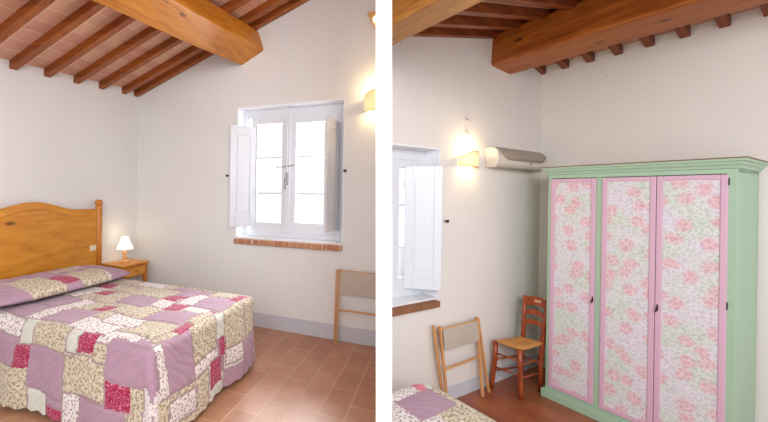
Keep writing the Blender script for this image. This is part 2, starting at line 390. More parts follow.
# ---- window builder pieces
def casement(fr, parent, u0, u1, v, z0, z1, bars, mat, st=.05):
    """glazed leaf with frame, glazing bars and one pane behind them"""
    m = MB(); t = .035
    m.box(fr, u0, u0+st, v, v+t, z0, z1); m.box(fr, u1-st, u1, v, v+t, z0, z1)
    m.box(fr, u0+st, u1-st, v, v+t, z0, z0+st+.03); m.box(fr, u0+st, u1-st, v, v+t, z1-st, z1)
    c = m.obj('casement', mat, parent, bevel=.004)
    for zb in bars:
        MB().box(fr, u0+st, u1-st, v+.006, v+t-.004, zb-.009, zb+.009).obj('glazing_bar', mat, c)
    MB().box(fr, u0+st-.005, u1-st+.005, v+.010, v+.014, z0+st, z1-st+.005).obj('pane', M['glass'], c)
    return c
def shutter(fr, parent, hu, hv, ang, length, z0, z1, side, mat):
    """panelled inner shutter hinged at (hu,hv); opens along ang"""
    s = fr.sub(hu, hv, 0, ang); t = .024; e = .06
    m = MB()
    m.box(s, 0, e, 0, t, z0, z1); m.box(s, length-e, length, 0, t, z0, z1)
    m.box(s, e, length-e, 0, t, z0, z0+.13); m.box(s, e, length-e, 0, t, z1-.10, z1)
    o = m.obj('shutter', mat, parent, bevel=.003)
    MB().box(s, e-.003, length-e+.003, t*.3, t*.65, z0+.125, z1-.095).obj('panel', mat, o)
    # raised field moulding on both sides
    mm = MB(); a0, a1, b0, b1 = e+.02, length-e-.02, z0+.155, z1-.125
    for y0, y1 in ((t*.65, t*.9), (t*.05, t*.3)):
        mm.box(s, a0, a1, y0, y1, b0, b1)
    mm.obj('raised_field', mat, o, bevel=.004)
    for zz in (z0+.15, z1-.15):
        MB().tube([s.p(-.004, t/2, zz-.03), s.p(-.004, t/2, zz+.03)], .007, 8).obj('hinge', mat, o)
    return o
win = thing('window_1', '', '', LF.p((U0+U1)/2, -.1, Z0)); del win['label']; del win['category']; struct(win)
# reveal lining
m = MB(); e = .012
m.box(LF, U0, U0+e, -WT, -.0, Z0, Z1); m.box(LF, U1-e, U1, -WT, -.0, Z0, Z1); m.box(LF, U0, U1, -WT, -.0, Z1-e, Z1); m.box(LF, U0, U1, -WT, -.0, Z0, Z0+e)
m.obj('reveal', M['reveal'], win)
FV = -.19
m = MB(); fw = .06
m.box(LF, U0+e, U0+e+fw, FV, FV+.05, Z0+e, Z1-e); m.box(LF, U1-e-fw, U1-e, FV, FV+.05, Z0+e, Z1-e)
m.box(LF, U0+e+fw, U1-e-fw, FV, FV+.05, Z1-e-fw-.03, Z1-e); m.box(LF, U0+e+fw, U1-e-fw, FV, FV+.05, Z0+e, Z0+e+fw)
m.obj('window_frame', M['whitem'], win, bevel=.004)
ca = casement(LF, win, U0+e+fw+.035, 1.976, FV+.02, Z0+.07, Z1-.10, (1.415, 1.80), M['whitem'], .075)
cb = casement(LF, win, 1.98, U1-e-fw, FV+.02, Z0+.07, Z1-.10, (1.415, 1.80), M['whitem'], .085)
MB().box(LF, 1.945, 2.005, FV+.055, FV+.075, Z0+.075, Z1-.105).obj('meeting_strip', M['whitem'], ca, bevel=.005)
h = MB().tube([LF.p(1.975, FV+.09, 1.05), LF.p(1.975, FV+.09, 2.15)], .006, 8)
hb = h.obj('bolt_rod', M['white'], ca)
MB().box(LF, 1.965, 1.985, FV+.074, FV+.10, 1.50, 1.64).obj('lock_plate', M['steel'], ca, bevel=.004)
MB().tube([LF.p(1.975, FV+.10, 1.57), LF.p(1.975, FV+.135, 1.565), LF.p(1.98, FV+.15, 1.52), LF.p(1.99, FV+.15, 1.46)], [.008, .009, .009, .011], 10).obj('handle', M['steel'], ca, smooth=True)
MB().tube([LF.p(1.84, FV+.065, 1.70), LF.p(1.90, FV+.075, 1.70), LF.p(1.99, FV+.08, 1.705), LF.p(2.05, FV+.07, 1.715)], .006, 8).obj('latch', M['steel'], cb)
shutter(LF, win, 1.585, -.125, math.radians(129), .29, 1.045, 2.145, 1, M['white'])
shutter(LF, win, 2.545, -.125, math.radians(97), .33, 1.055, 2.14, -1, M['white'])
# brick sill : a thing of the window
sb = MB(); n_b = 8
for i in range(n_b):
    w0 = (U1-U0-.01)/n_b; a = U0+.005+i*w0
    sb.box(LF, a+.002, a+w0-.002, -.10, .05, Z0-.055+random.uniform(-.002, .002), Z0-.004)
so = sb.obj('sill_brick', M['brick'], win, bevel=.006); so.name = 'brick_sill'
MB().box(LF, U0+.006, U1-.006, -.09, .046, Z0-.052, Z0-.008).obj('mortar_bed', flat('lime_mortar', (205, 178, 150), .9), win)
def catch(fr, u, z, label, s=1):
    t = thing('shutter_catch', label, 'catch', fr.p(u, 0, z), 'wall catches beside the windows')
    MB().tube([fr.p(u, -.004, z), fr.p(u, .035, z)], .005, 8).obj('pin', M['iron'], t)
    MB().box(fr, u-.014, u+.014, .028, .036, z-.012, z+.012).obj('tongue', M['iron'], t, bevel=.002)
catch(LF, 1.322, 1.60, 'small black iron shutter catch on the wall left of the bedroom window')
catch(LF, 2.636, 1.64, 'small black iron shutter catch on the wall right of the bedroom window')

# ================================================================== LEFT ROOM : things
# ---- bed
bed = thing('bed', 'double bed with tall arched honey-pine headboard against the left wall', 'bed', LF.p(1.1, 1.34, 0))
HC = 1.26
def archz(v):
    d = abs(v-HC)
    if d < .43: return 1.208 + .08*.5*(1+math.cos(math.pi*d/.43))
    return 1.208
pv = [.62+i*(1.90-.62)/60 for i in range(61)]
front = [(v, archz(v)) for v in pv]; outl = [(v, .25) for v in pv[::-1]]
m = MB(); k = len(front)
for i in range(len(pv)-1):
    a, b = pv[i], pv[i+1]
    n = len(m.v)
    m.v += [LF.p(u, v, z) for u in (.045, .075) for v, z in ((a, .25), (b, .25), (b, archz(b)), (a, archz(a)))]
    m.f += [(n, n+1, n+2, n+3), (n+4, n+7, n+6, n+5), (n+3, n+2, n+6, n+7), (n, n+4, n+5, n+1)]
hb_ = m.obj('headboard', wood('headboard_pine', -aL, 0, (182, 112, 26), (204, 136, 40), (214, 152, 56), .3, 1.0, True, 6.0), bed, weld=.0005)
# arched moulding along the top and scooped border line on the face
MB().tube([LF.p(.06, v, archz(v)) for v in pv], .02, 10, flat=.6).obj('top_moulding', M['pine'], hb_, smooth=True)
MB().tube([LF.p(.075, v, archz(v)-.06) for v in pv if .68 < v < 1.84], .006, 6).obj('border_bead', M['pine2'], hb_, smooth=True)
for v in (.585, 1.935):
    prof = [(.034, 0), (.034, 1.235), (.028, 1.245), (.024, 1.252), (.036, 1.262), (.042, 1.28), (.040, 1.298), (.028, 1.312), (.008, 1.318)]
    po = MB().lathe(LF.p(.06, v, 0), prof, 20).obj('bed_post', M['pine2'], bed, smooth=True)
sp = MB().box(LF, .0755, .083, 0.626, .702, .775, .835).obj('switch_plate', M['ivory'], bed, bevel=.003)
for vv in (.645, .683): MB().box(LF, .083, .086, vv-.011, vv+.011, .788, .822).obj('rocker', M['ivory'], sp, bevel=.001)
MB().box(LF, .10, 2.04, .80, 1.88, .30, .53).obj('mattress', M['mattress'], bed, bevel=.04)
MB().box(LF, .09, 2.05, .79, 1.89, .22, .30).obj('bed_base', M['pine2'], bed, bevel=.01)
for u, v in ((.95, .86), (.95, 1.80), (1.98, .84), (1.98, 1.84)):
    MB().tube([LF.p(u, v, 0), LF.p(u, v, .23)], .03, 12).obj('leg', M['pine2'], bed)

# ---- quilt
Q = [  # s0,s1,t0,t1,kind : cloth coordinates, later entries lie on top
 (0, 1.10, 1.98, 2.19, 'L'), (.80, 1.10, 2.19, 2.50, 'B'), (.2, .8, 2.19, 2.6, 'B'), (.50, .66, 2.04, 2.19, 'M'), (.30, .62, 2.30, 2.6, 'L'),
 (.96, 1.10, 2.04, 2.19, 'M'), (1.10, 1.41, 2.04, 2.31, 'L'), (1.10, 1.26, 2.31, 2.6, 'G'), (1.26, 1.41, 2.36, 2.50, 'M'), (1.26, 1.41, 2.5, 2.7, 'B'),
 (1.42, 1.80, 2.02, 2.25, 'B'), (1.42, 1.56, 2.25, 2.7, 'W'), (1.56, 1.90, 2.26, 2.60, 'L'), (1.92, 2.02, 2.10, 2.7, 'B'), (1.77, 1.92, 2.11, 2.26, 'M'),
 (1.12, 1.50, 1.86, 2.04, 'B'), (1.0, 1.12, 1.84, 2.04, 'G'), (.0, 1.0, 1.88, 2.0, 'W'), (1.42, 1.52, 1.86, 2.02, 'G'), (1.52, 1.66, 1.86, 2.0, 'M'), (1.66, 1.98, 1.80, 1.94, 'W'), (1.66, 1.80, 1.94, 2.05, 'B'),
 (1.03, 1.32, 1.60, 1.84, 'L'), (1.32, 1.66, 1.68, 1.86, 'W'), (1.45, 1.72, 1.56, 1.70, 'W'), (.62, .92, 1.43, 1.66, 'L'), (.92, 1.05, 1.40, 1.84, 'W'), (1.05, 1.20, 1.40, 1.60, 'B'),
 (1.20, 1.32, 1.46, 1.58, 'M'), (1.32, 1.66, 1.30, 1.56, 'B'), (1.66, 1.96, 1.32, 1.56, 'L'), (1.98, 2.12, 1.50, 1.66, 'M'), (1.72, 1.98, 1.56, 1.80, 'B'), (1.98, 2.12, 1.66, 1.88, 'B'),
 (1.20, 1.46, 1.16, 1.38, 'L'), (1.46, 1.62, 1.16, 1.32, 'W'), (1.62, 1.76, 1.20, 1.34, 'M'), (1.96, 2.12, 1.26, 1.50, 'B'), (1.76, 1.96, 1.22, 1.34, 'G'),
 (1.78, 2.10, .95, 1.22, 'L'), (1.64, 1.78, .90, 1.20, 'W'), (1.46, 1.60, 1.02, 1.16, 'M'), (1.34, 1.64, .84, 1.02, 'L'), (1.05, 1.46, .92, 1.16, 'B'), (1.96, 2.14, .82, .97, 'M'), (1.72, 1.96, .76, .93, 'B'), (1.4, 1.72, .7, .82, 'B'),
 (.66, .82, .98, 1.10, 'M'), (.84, .98, 1.15, 1.27, 'M'), (.70, 1.05, .98, 1.12, 'B'), (.66, .80, .98, 1.10, 'M'), (.98, 1.20, 1.16, 1.40, 'B'), (.62, .84, 1.1, 1.42, 'W'),
 (2.05, 2.37, 1.54, 1.81, 'L'), (2.07, 2.55, 1.81, 1.90, 'W'), (2.05, 2.29, 1.31, 1.57, 'B'), (2.05, 2.24, 1.21, 1.31, 'G'), (2.23, 2.36, 1.17, 1.27, 'M'), (2.29, 2.41, 1.30, 1.58, 'W'),
 (2.36, 2.53, 1.27, 1.40, 'M'), (2.05, 2.33, 0.95, 1.21, 'B'), (2.05, 2.35, 0.70, 0.95, 'B'), (2.33, 2.45, 1.02, 1.22, 'W'), (2.35, 2.70, 0.78, 1.02, 'L'), (2.37, 2.70, 1.43, 1.95, 'B'), (2.41, 2.55, 1.57, 1.81, 'W'),
 (1.77, 2.30, 1.88, 2.12, 'L'), (1.92, 2.05, 1.82, 1.90, 'L'), (2.02, 2.5, 2.10, 2.6, 'W'), (2.28, 2.6, 1.93, 2.10, 'W')]
SEQ = 'BLWBMLBWGL'
def warp(s, t): return s+.011*math.sin(t*13+s*4), t+.011*math.sin(s*12+t*3)
CACHE = {}
def patch(s, t):
    key = (round(s, 4), round(t, 4))
    if key not in CACHE: CACHE[key] = patch_(*warp(s, t))
    return CACHE[key]
def patch_(s, t):
    r = None
    for i, q in enumerate(Q):
        if q[0] <= s < q[1] and q[2] <= t < q[3]: r = (i+1000, q[4])
    if r: return r
    i, j = int(math.floor(s/.155)), int(math.floor(t/.155)); h = (i//2*7+j//2*3)
    kk = SEQ[h % len(SEQ)]
    if kk == 'M' and (i % 2 or j % 2): kk = 'B'; h += 50
    return (h*100 + (i//2)*13 + j//2, kk)
def quilt(name, fr, ub, ue, v0, v1, ztop, drop, label, fn, seed=5, holes=None):
    """top + hanging skirt round three sides; returns the object"""
    rnd = random.Random(seed); st = .01; r0 = .05
    m = MB(); idx = {}
    nu, nv = round((ue-ub)/st), round((v1-v0)/st)
    U = [ub+(ue-ub)*i/nu for i in range(nu+1)]; V = [v0+(v1-v0)*j/nv for j in range(nv+1)]
    def add(P, st_): m.v.append(fr.p(*P)); m.uv[len(m.v)-1] = st_; return len(m.v)-1
    def bumpy(s, t):
        h = 0
        a = fn(s, t)[0]
        for ds, dt in ((.012, 0), (0, .012), (-.012, 0), (0, -.012)):
            if fn(s+ds, t+dt)[0] != a: h = -.005
        return h + .004*math.sin(s*11+math.sin(t*7)*1.3) + .003*math.sin(t*17+s*5)
    g = [[add((u, v, ztop + bumpy(u, v)), (u, v)) for v in V] for u in U]
    def face(q, s, t):
        a = fn(s, t); seam = a[0] != fn(s+st, t)[0] or a[0] != fn(s, t+st)[0]
        m.f.append(q); m.mi.append(FK.index('S' if seam and a[1] != 'M' else a[1]))
    for i in range(nu):
        for j in range(nv): face((g[i][j], g[i+1][j], g[i+1][j+1], g[i][j+1]), (U[i]+U[i+1])/2, (V[j]+V[j+1])/2)
    # skirt path: near side (v1) from head to foot, corner, foot side, corner, far side
    path = [((u, v1), (0, 1), g[i][nv]) for i, u in enumerate(U)]
    for a in range(1, 9): t = a/9*math.pi/2; path.append(((ue, v1), (math.sin(t), math.cos(t)), g[nu][nv]))
    path += [((ue, v), (1, 0), g[nu][nv-j]) for j, v in enumerate(V[::-1])]
    for a in range(1, 9): t = a/9*math.pi/2; path.append(((ue, v0), (math.cos(t), -math.sin(t)), g[nu][0]))
    path += [((u, v0), (0, -1), g[nu-i][0]) for i, u in enumerate(U[::-1])]
    nd = round(drop/st); prev = [p[2] for p in path]
    for k_ in range(1, nd+1):
        d = drop*k_/nd; cur = []
        for i, ((u, v), (nx, ny), _) in enumerate(path):
            x = i*st
            if d < r0*math.pi/2: o, z = r0*math.sin(d/r0), -r0*(1-math.cos(d/r0))
            else:
                e = d - r0*math.pi/2; wv = math.sin(x*9.3)+.6*math.sin(x*15.7+1)
                o = r0 + .06*e + (.016*wv)*min(1, e/.3); z = -r0 - e
            s, t = u + nx*d, v + ny*d
            hb2 = bumpy(s, t)
            hem = 0
            if drop*.97 < d: hem += .006*math.sin(x*60)
            cur.append(add((u+nx*(o+hb2), v+ny*(o+hb2), ztop+z+hem), (s, t)))
        for i in range(len(path)-1):
            (u, v), (nx, ny), _ = path[i]; (u2, v2), (nx2, ny2), _ = path[i+1]
            dm = drop*(k_-.5)/nd
            face((prev[i], cur[i], cur[i+1], prev[i+1]), (u+u2)/2+(nx+nx2)/2*dm, (v+v2)/2+(ny+ny2)/2*dm)
        prev = cur
    o = m.obj(name, [FAB[k2] for k2 in FK], origin=fr.p(ue, v1, ztop), smooth=True)
    return tag(o, label, 'bedspread')
quilt('bedspread', LF, .12, 2.03, .80, 1.87, .565, .56,
      'large mauve, crimson and sprigged beige patchwork quilt over the bed with the headboard', patch)
# pillow under a patchwork sham
def pillow(name, fr, uc, vc, z0, a, b, h, label, fn):
    m = MB(); N, K = 44, 64; top = {}
    def pt(i, j, sgn):
        x = -1 + 2*i/N; y = -1 + 2*j/K
        e = max(0, (1-abs(x)**3.2))**.5 * max(0, (1-abs(y)**5))**.4
        return (uc + a*x*(1-.05*y*y), vc + b*y*(1-.04*x*x), z0 + h*.42 + sgn*h*(.58 if sgn > 0 else .42)*e + (.006*math.sin(y*23+x*4)*e if sgn > 0 else 0))
    for sgn in (1, -1):
        base = len(m.v)
        for i in range(N+1):
            for j in range(K+1):
                P = pt(i, j, sgn); m.v.append(fr.p(*P)); m.uv[len(m.v)-1] = (P[0], P[1])
        for i in range(N):
            for j in range(K):
                q = (base+i*(K+1)+j, base+(i+1)*(K+1)+j, base+(i+1)*(K+1)+j+1, base+i*(K+1)+j+1)
                P = pt(i, j, 1); m.f.append(q if sgn > 0 else q[::-1]); m.mi.append(FK.index(fn(P[0], P[1])[1]))
    return tag(m.obj(name, [FAB[k2] for k2 in FK], origin=fr.p(uc, vc, z0), smooth=True, weld=.0004), label, 'pillow')
PQ = [(.0, 1, .0, 1.0, 'L'), (.40, 1, 1.02, 1.28, 'B'), (.0, .5, 1.02, 1.28, 'L'), (.30, .42, 1.02, 1.28, 'B'), (.52, .72, 1.29, 1.43, 'M'), (.2, .52, 1.28, 1.56, 'L'), (.40, .9, 1.43, 1.70, 'B'), (.72, .9, 1.28, 1.43, 'L'), (.2, .9, 1.70, 2, 'L'), (0, .40, 1.5, 2, 'L')]
def ppatch(s, t):
    r = (0, 'W')
    for i, q in enumerate(PQ):
        if q[0] <= s < q[1] and q[2] <= t < q[3]: r = (i+1, q[4])
    return r
pillow('pillow', LF, .45, 1.35, .576, .32, .585, .115, 'long bed pillow in a mauve and sprigged beige patchwork sham against the pine headboard', ppatch)

# ---- nightstand
NU0, NU1, NV0, NV1, NZ = .02, .36, .14, .53, .61
ns = thing('nightstand', 'small pine nightstand with one drawer, in the corner beside the headboard', 'nightstand', LF.p((NU0+NU1)/2, (NV0+NV1)/2, 0))
MB().box(LF, NU0, NU1, NV0, NV1, NZ-.022, NZ).obj('table_top', M['pine'], ns, bevel=.006)
m = MB(); q = .03; lw = .036; sides = (NU0+.015, NU1-.02, NV0+.02, NV1-.02)
u0, u1, v0, v1 = sides
m.box(LF, u0, u0+.015, v0, v1, NZ-.15, NZ-.022); m.box(LF, u0, u1, v0, v0+.015, NZ-.15, NZ-.022); m.box(LF, u0, u1, v1-.015, v1, NZ-.15, NZ-.022)
m.box(LF, u1-.016, u1-.004, v0, v1, NZ-.034, NZ-.022); m.box(LF, u1-.016, u1-.004, v0, v1, NZ-.15, NZ-.14)
m.obj('apron', M['pine2'], ns, bevel=.002)
for a, b in ((u0, v0), (u1-lw, v0), (u0, v1-lw), (u1-lw, v1-lw)):
    MB().box(LF, a, a+lw, b, b+lw, 0, NZ-.022).obj('leg', M['pine2'], ns, bevel=.004)
dr = MB().box(LF, u1-.28, u1+.004, v0+lw+.004, v1-lw-.004, NZ-.138, NZ-.036).obj('drawer', M['pine'], ns, bevel=.004)
kv = (v0+v1)/2
MB().tube([LF.p(u1+.003, kv, NZ-.087), LF.p(u1+.012, kv, NZ-.087), LF.p(u1+.02, kv, NZ-.087), LF.p(u1+.028, kv, NZ-.087)], [.007, .006, .014, .010], 12).obj('knob', M['pine2'], dr, smooth=True)
# ---- table lamp
lu, lv = .165, .325
tl = thing('table_lamp', 'small lit table lamp with white conical shade standing on the pine nightstand', 'lamp', LF.p(lu, lv, NZ))
prof = [(.058, .0), (.058, .010), (.045, .018), (.022, .024), (.014, .034), (.026, .05), (.029, .062), (.015, .076), (.012, .082), (.024, .094), (.026, .104), (.014, .118), (.01, .13), (.009, .16)]
MB().lathe(LF.p(lu, lv, NZ), prof, 20).obj('lamp_base', M['lampwood'], tl, smooth=True)
sm = MB(); n = 32; z0, z1 = NZ+.145, NZ+.285
for r, z in ((.092, z0), (.082, z0+.03), (.064, z0+.07), (.048, z0+.105), (.037, z1), (.034, z1), (.045, z0+.105), (.061, z0+.07), (.079, z0+.03), (.089, z0)):
    sm.v += [LF.p(lu, lv, z) + Vector((r*math.cos(2*math.pi*j/n), r*math.sin(2*math.pi*j/n), 0)) for j in range(n)]
for i in range(10):
    for j in range(n): sm.f.append((i*n+j, i*n+(j+1) % n, ((i+1) % 10)*n+(j+1) % n, ((i+1) % 10)*n+j))
sm.obj('lamp_shade', M['shade'], tl, smooth=True)
MB().lathe(LF.p(lu, lv, NZ+.16), [(.008, 0), (.012, .02), (.024, .05), (.022, .07), (.006, .085)], 16).obj('light_bulb', M['bulb'], tl, smooth=True)
def point(name, loc, e, c, r=.03):
    d = bpy.data.lights.new(name, 'POINT'); d.energy = e; d.color = c; d.shadow_soft_size = r
    o = bpy.data.objects.new(name, d); COL.objects.link(o); o.location = loc; return o
point('table_lamp_light', LF.p(lu, lv, NZ+.30), .5, (1, .72, .42)); point('table_lamp_light_low', LF.p(lu, lv, NZ+.13), .7, (1, .72, .42), .01)

# ---- wall lamp (both rooms)
def sconce(fr, uc, z, wdt, hgt, label, dep=.09, rise=1, rise_h=.035):
    t = thing('wall_lamp', label, 'wall lamp', fr.p(uc, 0, z), 'parchment wall lamps')
    MB().box(fr, uc-.03, uc+.03, 0, .012, z-.04, z+.04).obj('back_plate', M['white'], t, bevel=.004)
    MB().tube([fr.p(uc, .01, z), fr.p(uc, .04, z)], .008, 8).obj('arm', M['steel'], t)
    MB().lathe(fr.p(uc, .045, z-.03), [(.008, 0), (.014, .015), (.022, .04), (.018, .06), (.005, .07)], 14).obj('light_bulb', M['bulb'], t, smooth=True)
    m = MB(); N = 24
    lo = lambda f: z-hgt/2 - .004*math.sin(f*math.pi)
    hi = lambda f: z+hgt/2 - rise_h*(1-f) + .016*math.sin(f*math.pi*2-1.2)
    for th in (0, .0025):
        for i in range(N+1):
            f = i/N; a = math.pi*(1-f); x = uc + (wdt/2-th)*math.cos(a)*rise; y = .002 + (dep-th)*min(1, math.sin(a)**.6 if 0 < f < 1 else 0)
            m.v += [fr.p(x, y, lo(f)), fr.p(x, y, hi(f))]
    k = 2*(N+1)
    for i in range(N):
        a = 2*i
        m.f += [(a, a+2, a+3, a+1), (k+a, k+a+1, k+a+3, k+a+2), (a+1, a+3, k+a+3, k+a+1), (a, k+a, k+a+2, a+2)]
    m.f += [(0, 1, k+1, k), (2*N, k+2*N, k+2*N+1, 2*N+1)]
    so_ = m.obj('lamp_shade', M['parchment'], t, smooth=True)
    for nm, fn in (('top_rim', hi), ('bottom_rim', lo)):
        pts = []
        for i in range(N+1):
            f = i/N; a = math.pi*(1-f); pts.append(fr.p(uc + wdt/2*math.cos(a)*rise, .002 + dep*min(1, math.sin(a)**.6 if 0 < f < 1 else 0), fn(f)))
        MB().tube(pts, .0035, 6).obj(nm, M['rim'], so_, smooth=True)
    point('wall_lamp_light_up', fr.p(uc, .05, z+hgt/2-.01), 4.6, (1, .74, .38), .025)
    point('wall_lamp_light_down', fr.p(uc, .05, z-hgt/2+.01), 2.2, (1, .74, .38), .025)
sconce(LF, 2.925, 2.295, .23, .215, 'lit parchment wall lamp beside the white partition in the bedroom, above the folded rack', rise_h=.07)
# ---- small wooden bracket high on the wall
t = thing('wooden_bracket', 'small brown wooden corner bracket with white spotlight high above the wall lamp', 'bracket', LF.p(2.9, 0, 3.05))
MB().ext([LF.p(2.826, 0, 3.110), LF.p(2.97, 0, 3.110), LF.p(2.97, 0, 2.910), LF.p(2.90, 0, 2.955)],
         [LF.p(2.826, .05, 3.110), LF.p(2.97, .05, 3.110), LF.p(2.97, .05, 2.910), LF.p(2.90, .05, 2.955)]).obj('bracket_block', M['lampwood'], t, bevel=.004)
MB().tube([LF.p(2.915, .05, 3.02), LF.p(2.915, .07, 3.02), LF.p(2.915, .10, 3.015)], [.02, .028, .024], 14).obj('spotlight', M['bulb'], t, smooth=True)

# ---- folded stand (both rooms)
def stand(fr, pts, label):
    """pts: dict of room-local corner points"""
    t = thing('luggage_rack', label, 'luggage rack', fr.p(*pts['foot_l'][:2], 0), 'folding wooden luggage racks')
    def rod(a, b, r, name, fl=.6, n=10): return MB().tube([fr.p(*a), fr.p(*b)], r, n, flat=fl).obj(name, M['rackwood'], t, bevel=.002)
    for a, b in (('foot_l', 'top_l'), ('foot_r', 'top_r'), ('foot_l2', 'top_l2'), ('foot_r2', 'top_r2')):
        rod(pts[a], pts[b], pts.get('r', .017), 'leg')
    L, R_ = Vector(pts['top_l']), Vector(pts['top_r']); Lf, Rf = Vector(pts['foot_l']), Vector(pts['foot_r'])
    at = lambda A, B, z: A + (B-A)*((z-A.z)/(B.z-A.z))
    tb = [at(Lf, L, pts['ztop']), at(Rf, R_, pts['ztop'])]
    d = (tb[1]-tb[0]).normalized()*.02
    rod(tb[0]-d, tb[1]+d, .015, 'top_rail')
    lb = [at(Lf, L, pts['zlow']), at(Rf, R_, pts['zlow'])]; rod(lb[0], lb[1], .014, 'lower_rail')
    # canvas sling hangs from the top rail, slightly sagging
    m = MB(); N = 14; K = 8
    for th in (0, .004):
        for i in range(N+1):
            for j in range(K+1):
                f, g = i/N, j/K; z = pts['ztop'] + .004 - g*(pts['ztop']-pts['zcan'])
                P = at(Lf, L, z)*(1-f) + at(Rf, R_, z)*f; ins = (Vector(tb[1])-Vector(tb[0]))*(.03*(1-2*f))
                P = P + ins; m.v.append(fr.p(P.x, P.y+.012+th+.006*math.sin(g*3.1)*math.sin(f*3.1), P.z))
    W = (N+1)*(K+1)
    for i in range(N):
        for j in range(K):
            a = i*(K+1)+j; m.f += [(a, a+K+1, a+K+2, a+1), (W+a, W+a+1, W+a+K+2, W+a+K+1)]
    m.obj('canvas_sling', M['canvas'], t, smooth=True)
stand(LF, dict(foot_l=(2.595, .11, 0), top_l=(2.605, .03, .70), foot_r=(3.0, .11, 0), top_r=(2.99, .03, .70),
               foot_l2=(2.57, .07, 0), top_l2=(2.575, .045, .69), foot_r2=(3.02, .07, 0), top_r2=(3.015, .045, .69), ztop=.68, zcan=.47, zlow=.32, r=.015),
      'folded wooden luggage rack with canvas panel leaning on the bedroom wall beside the partition')

# ================================================================== RIGHT ROOM : setting
UR = part_u(RF, 0, 1.5)
RT = lambda u: (3.13+.30*u) if u < .72 else (3.346-.21*(u-.72))
RU0, RU1, RZ0, RZ1 = 1.565, UR, .90, 2.16
top_break = 99
# window wall: solid part beside the window, then lintel and parapet up to the partition
b = MB()
def rq(a0, a1, z0a, z1f):
    b.ext([RF.p(a0, 0, z0a), RF.p(a1, 0, z0a), RF.p(a1, 0, z1f(a1)), RF.p(a0, 0, z1f(a0))],
          [RF.p(a0, -WT, z0a), RF.p(cu(a1, z0a), -WT, z0a), RF.p(cu(a1, z1f(a1)), -WT, z1f(a1)), RF.p(a0, -WT, z1f(a0))])
cu = lambda u, z: min(u, part_u(RF, -WT, z))
rq(-.3, .72, -.1, lambda u: RT(max(u, 0))+.1); rq(.72, RU0, -.1, lambda u: RT(u)+.1); rq(RU0, RU1+.0, -.1, lambda u: RZ0); rq(RU0, RU1, RZ1, lambda u: RT(u)+.1)
struct(b.obj('wall_window_side', M['wall_r']))
struct(MB().box(RF, -.3, 0, 0, 3.0, -.1, 3.3).obj('wall_right', M['wall_r']))
pn = part_pt(1, 0, -.35); pf = part_pt(1, 1, -.35)
fl = [RF.p(-.05, -.05, 0), RF.p(-.05, 3.4, 0), Vector((2.2, -1.2, -.35)), Vector((pn.x-.02, -1.2, -.35)), Vector((pn.x-PT/2, pn.y, -.35)), RF.p(part_u(RF, -.05, 0), -.05, 0)]
struct(MB().ext([p + Vector((0, 0, -.1)) for p in fl], fl).obj('floor_right_room', M['floor_r'])).name = 'floor.001'
struct(MB().box(RF, 0.0, part_u(RF, .006, .06), 0, .006, 0, .125).obj('baseboard_window_side', M['skirt'], bevel=.002))
struct(MB().box(RF, 0, .006, .006, 2.9, 0, .125).obj('baseboard_right', M['skirt'], bevel=.002))
# ceiling of the right room, two slopes meeting above the far beam
VR = 2.4
def poly_slab(fr, pts, zf, th=.05):
    return MB().ext([fr.p(u, v, zf(u)) for u, v in pts], [fr.p(u, v, zf(u)+th) for u, v in pts])
struct(poly_slab(RF, [(-.02, -.02), (.72, -.02), (.72, VR), (-.02, VR)], lambda u: 3.13+.30*u).obj('ceiling.001', M['ceil_r']))
struct(poly_slab(RF, [(.72, -.02), (part_u(RF, -.02, 3.1), -.02), (part_u(RF, 1.0, 3.0), 1.0), (3.3, VR), (.72, VR)], lambda u: 3.346-.21*(u-.72)).obj('ceiling.002', M['ceil_r']))
beam('ceiling_beam', RF, [(.883, 2.985), (.559, 2.955), (.56, 3.25), (.86, 3.28)], [0, .3, .7, 1.1, 1.5, 1.9, VR], M['beam_r'],
     'thick reddish ridge beam above the air conditioner, running towards the wardrobe side', 'beam', r=.02, wob=.005, seed=8)
beam('ceiling_beam', RF, [(2.68, 2.70), (2.469, 2.70), (2.469, 2.90), (2.68, 2.88)], [.5, .8, 1.1, 1.5, 1.9, VR], M['beam_r2'],
     'weathered yellow-brown beam in the upper corner beside the white partition in the wardrobe room', 'beam', r=.015, wob=.004, seed=9,
     vfun=lambda u, z: part_v(RF, u, z))
jr = ['first', 'second', 'third', 'fourth', 'fifth', 'sixth', 'seventh', 'eighth', 'ninth']
for i in range(9):
    v = .015 + .2065*i; w_ = .03; m = MB()
    end = min(2.66, part_u(RF, v, 3.0))
    prof = [(0, 3.13-.078), (.72, 3.346-.078), (end, RT(end)-.075), (end, RT(end)+.002), (.72, 3.348), (0, 3.132)]
    m.ext([RF.p(u, v-w_, z) for u, z in prof], [RF.p(u, v+w_, z) for u, z in prof])
    tag(m.obj('ceiling_joist', M['joist_r'], bevel=.005, origin=RF.p(0, v, 3.05)),
        'dark red-brown joist of the wardrobe room, ' + jr[i] + ' counted from the window wall', 'joist', 'roof joists of the right room')

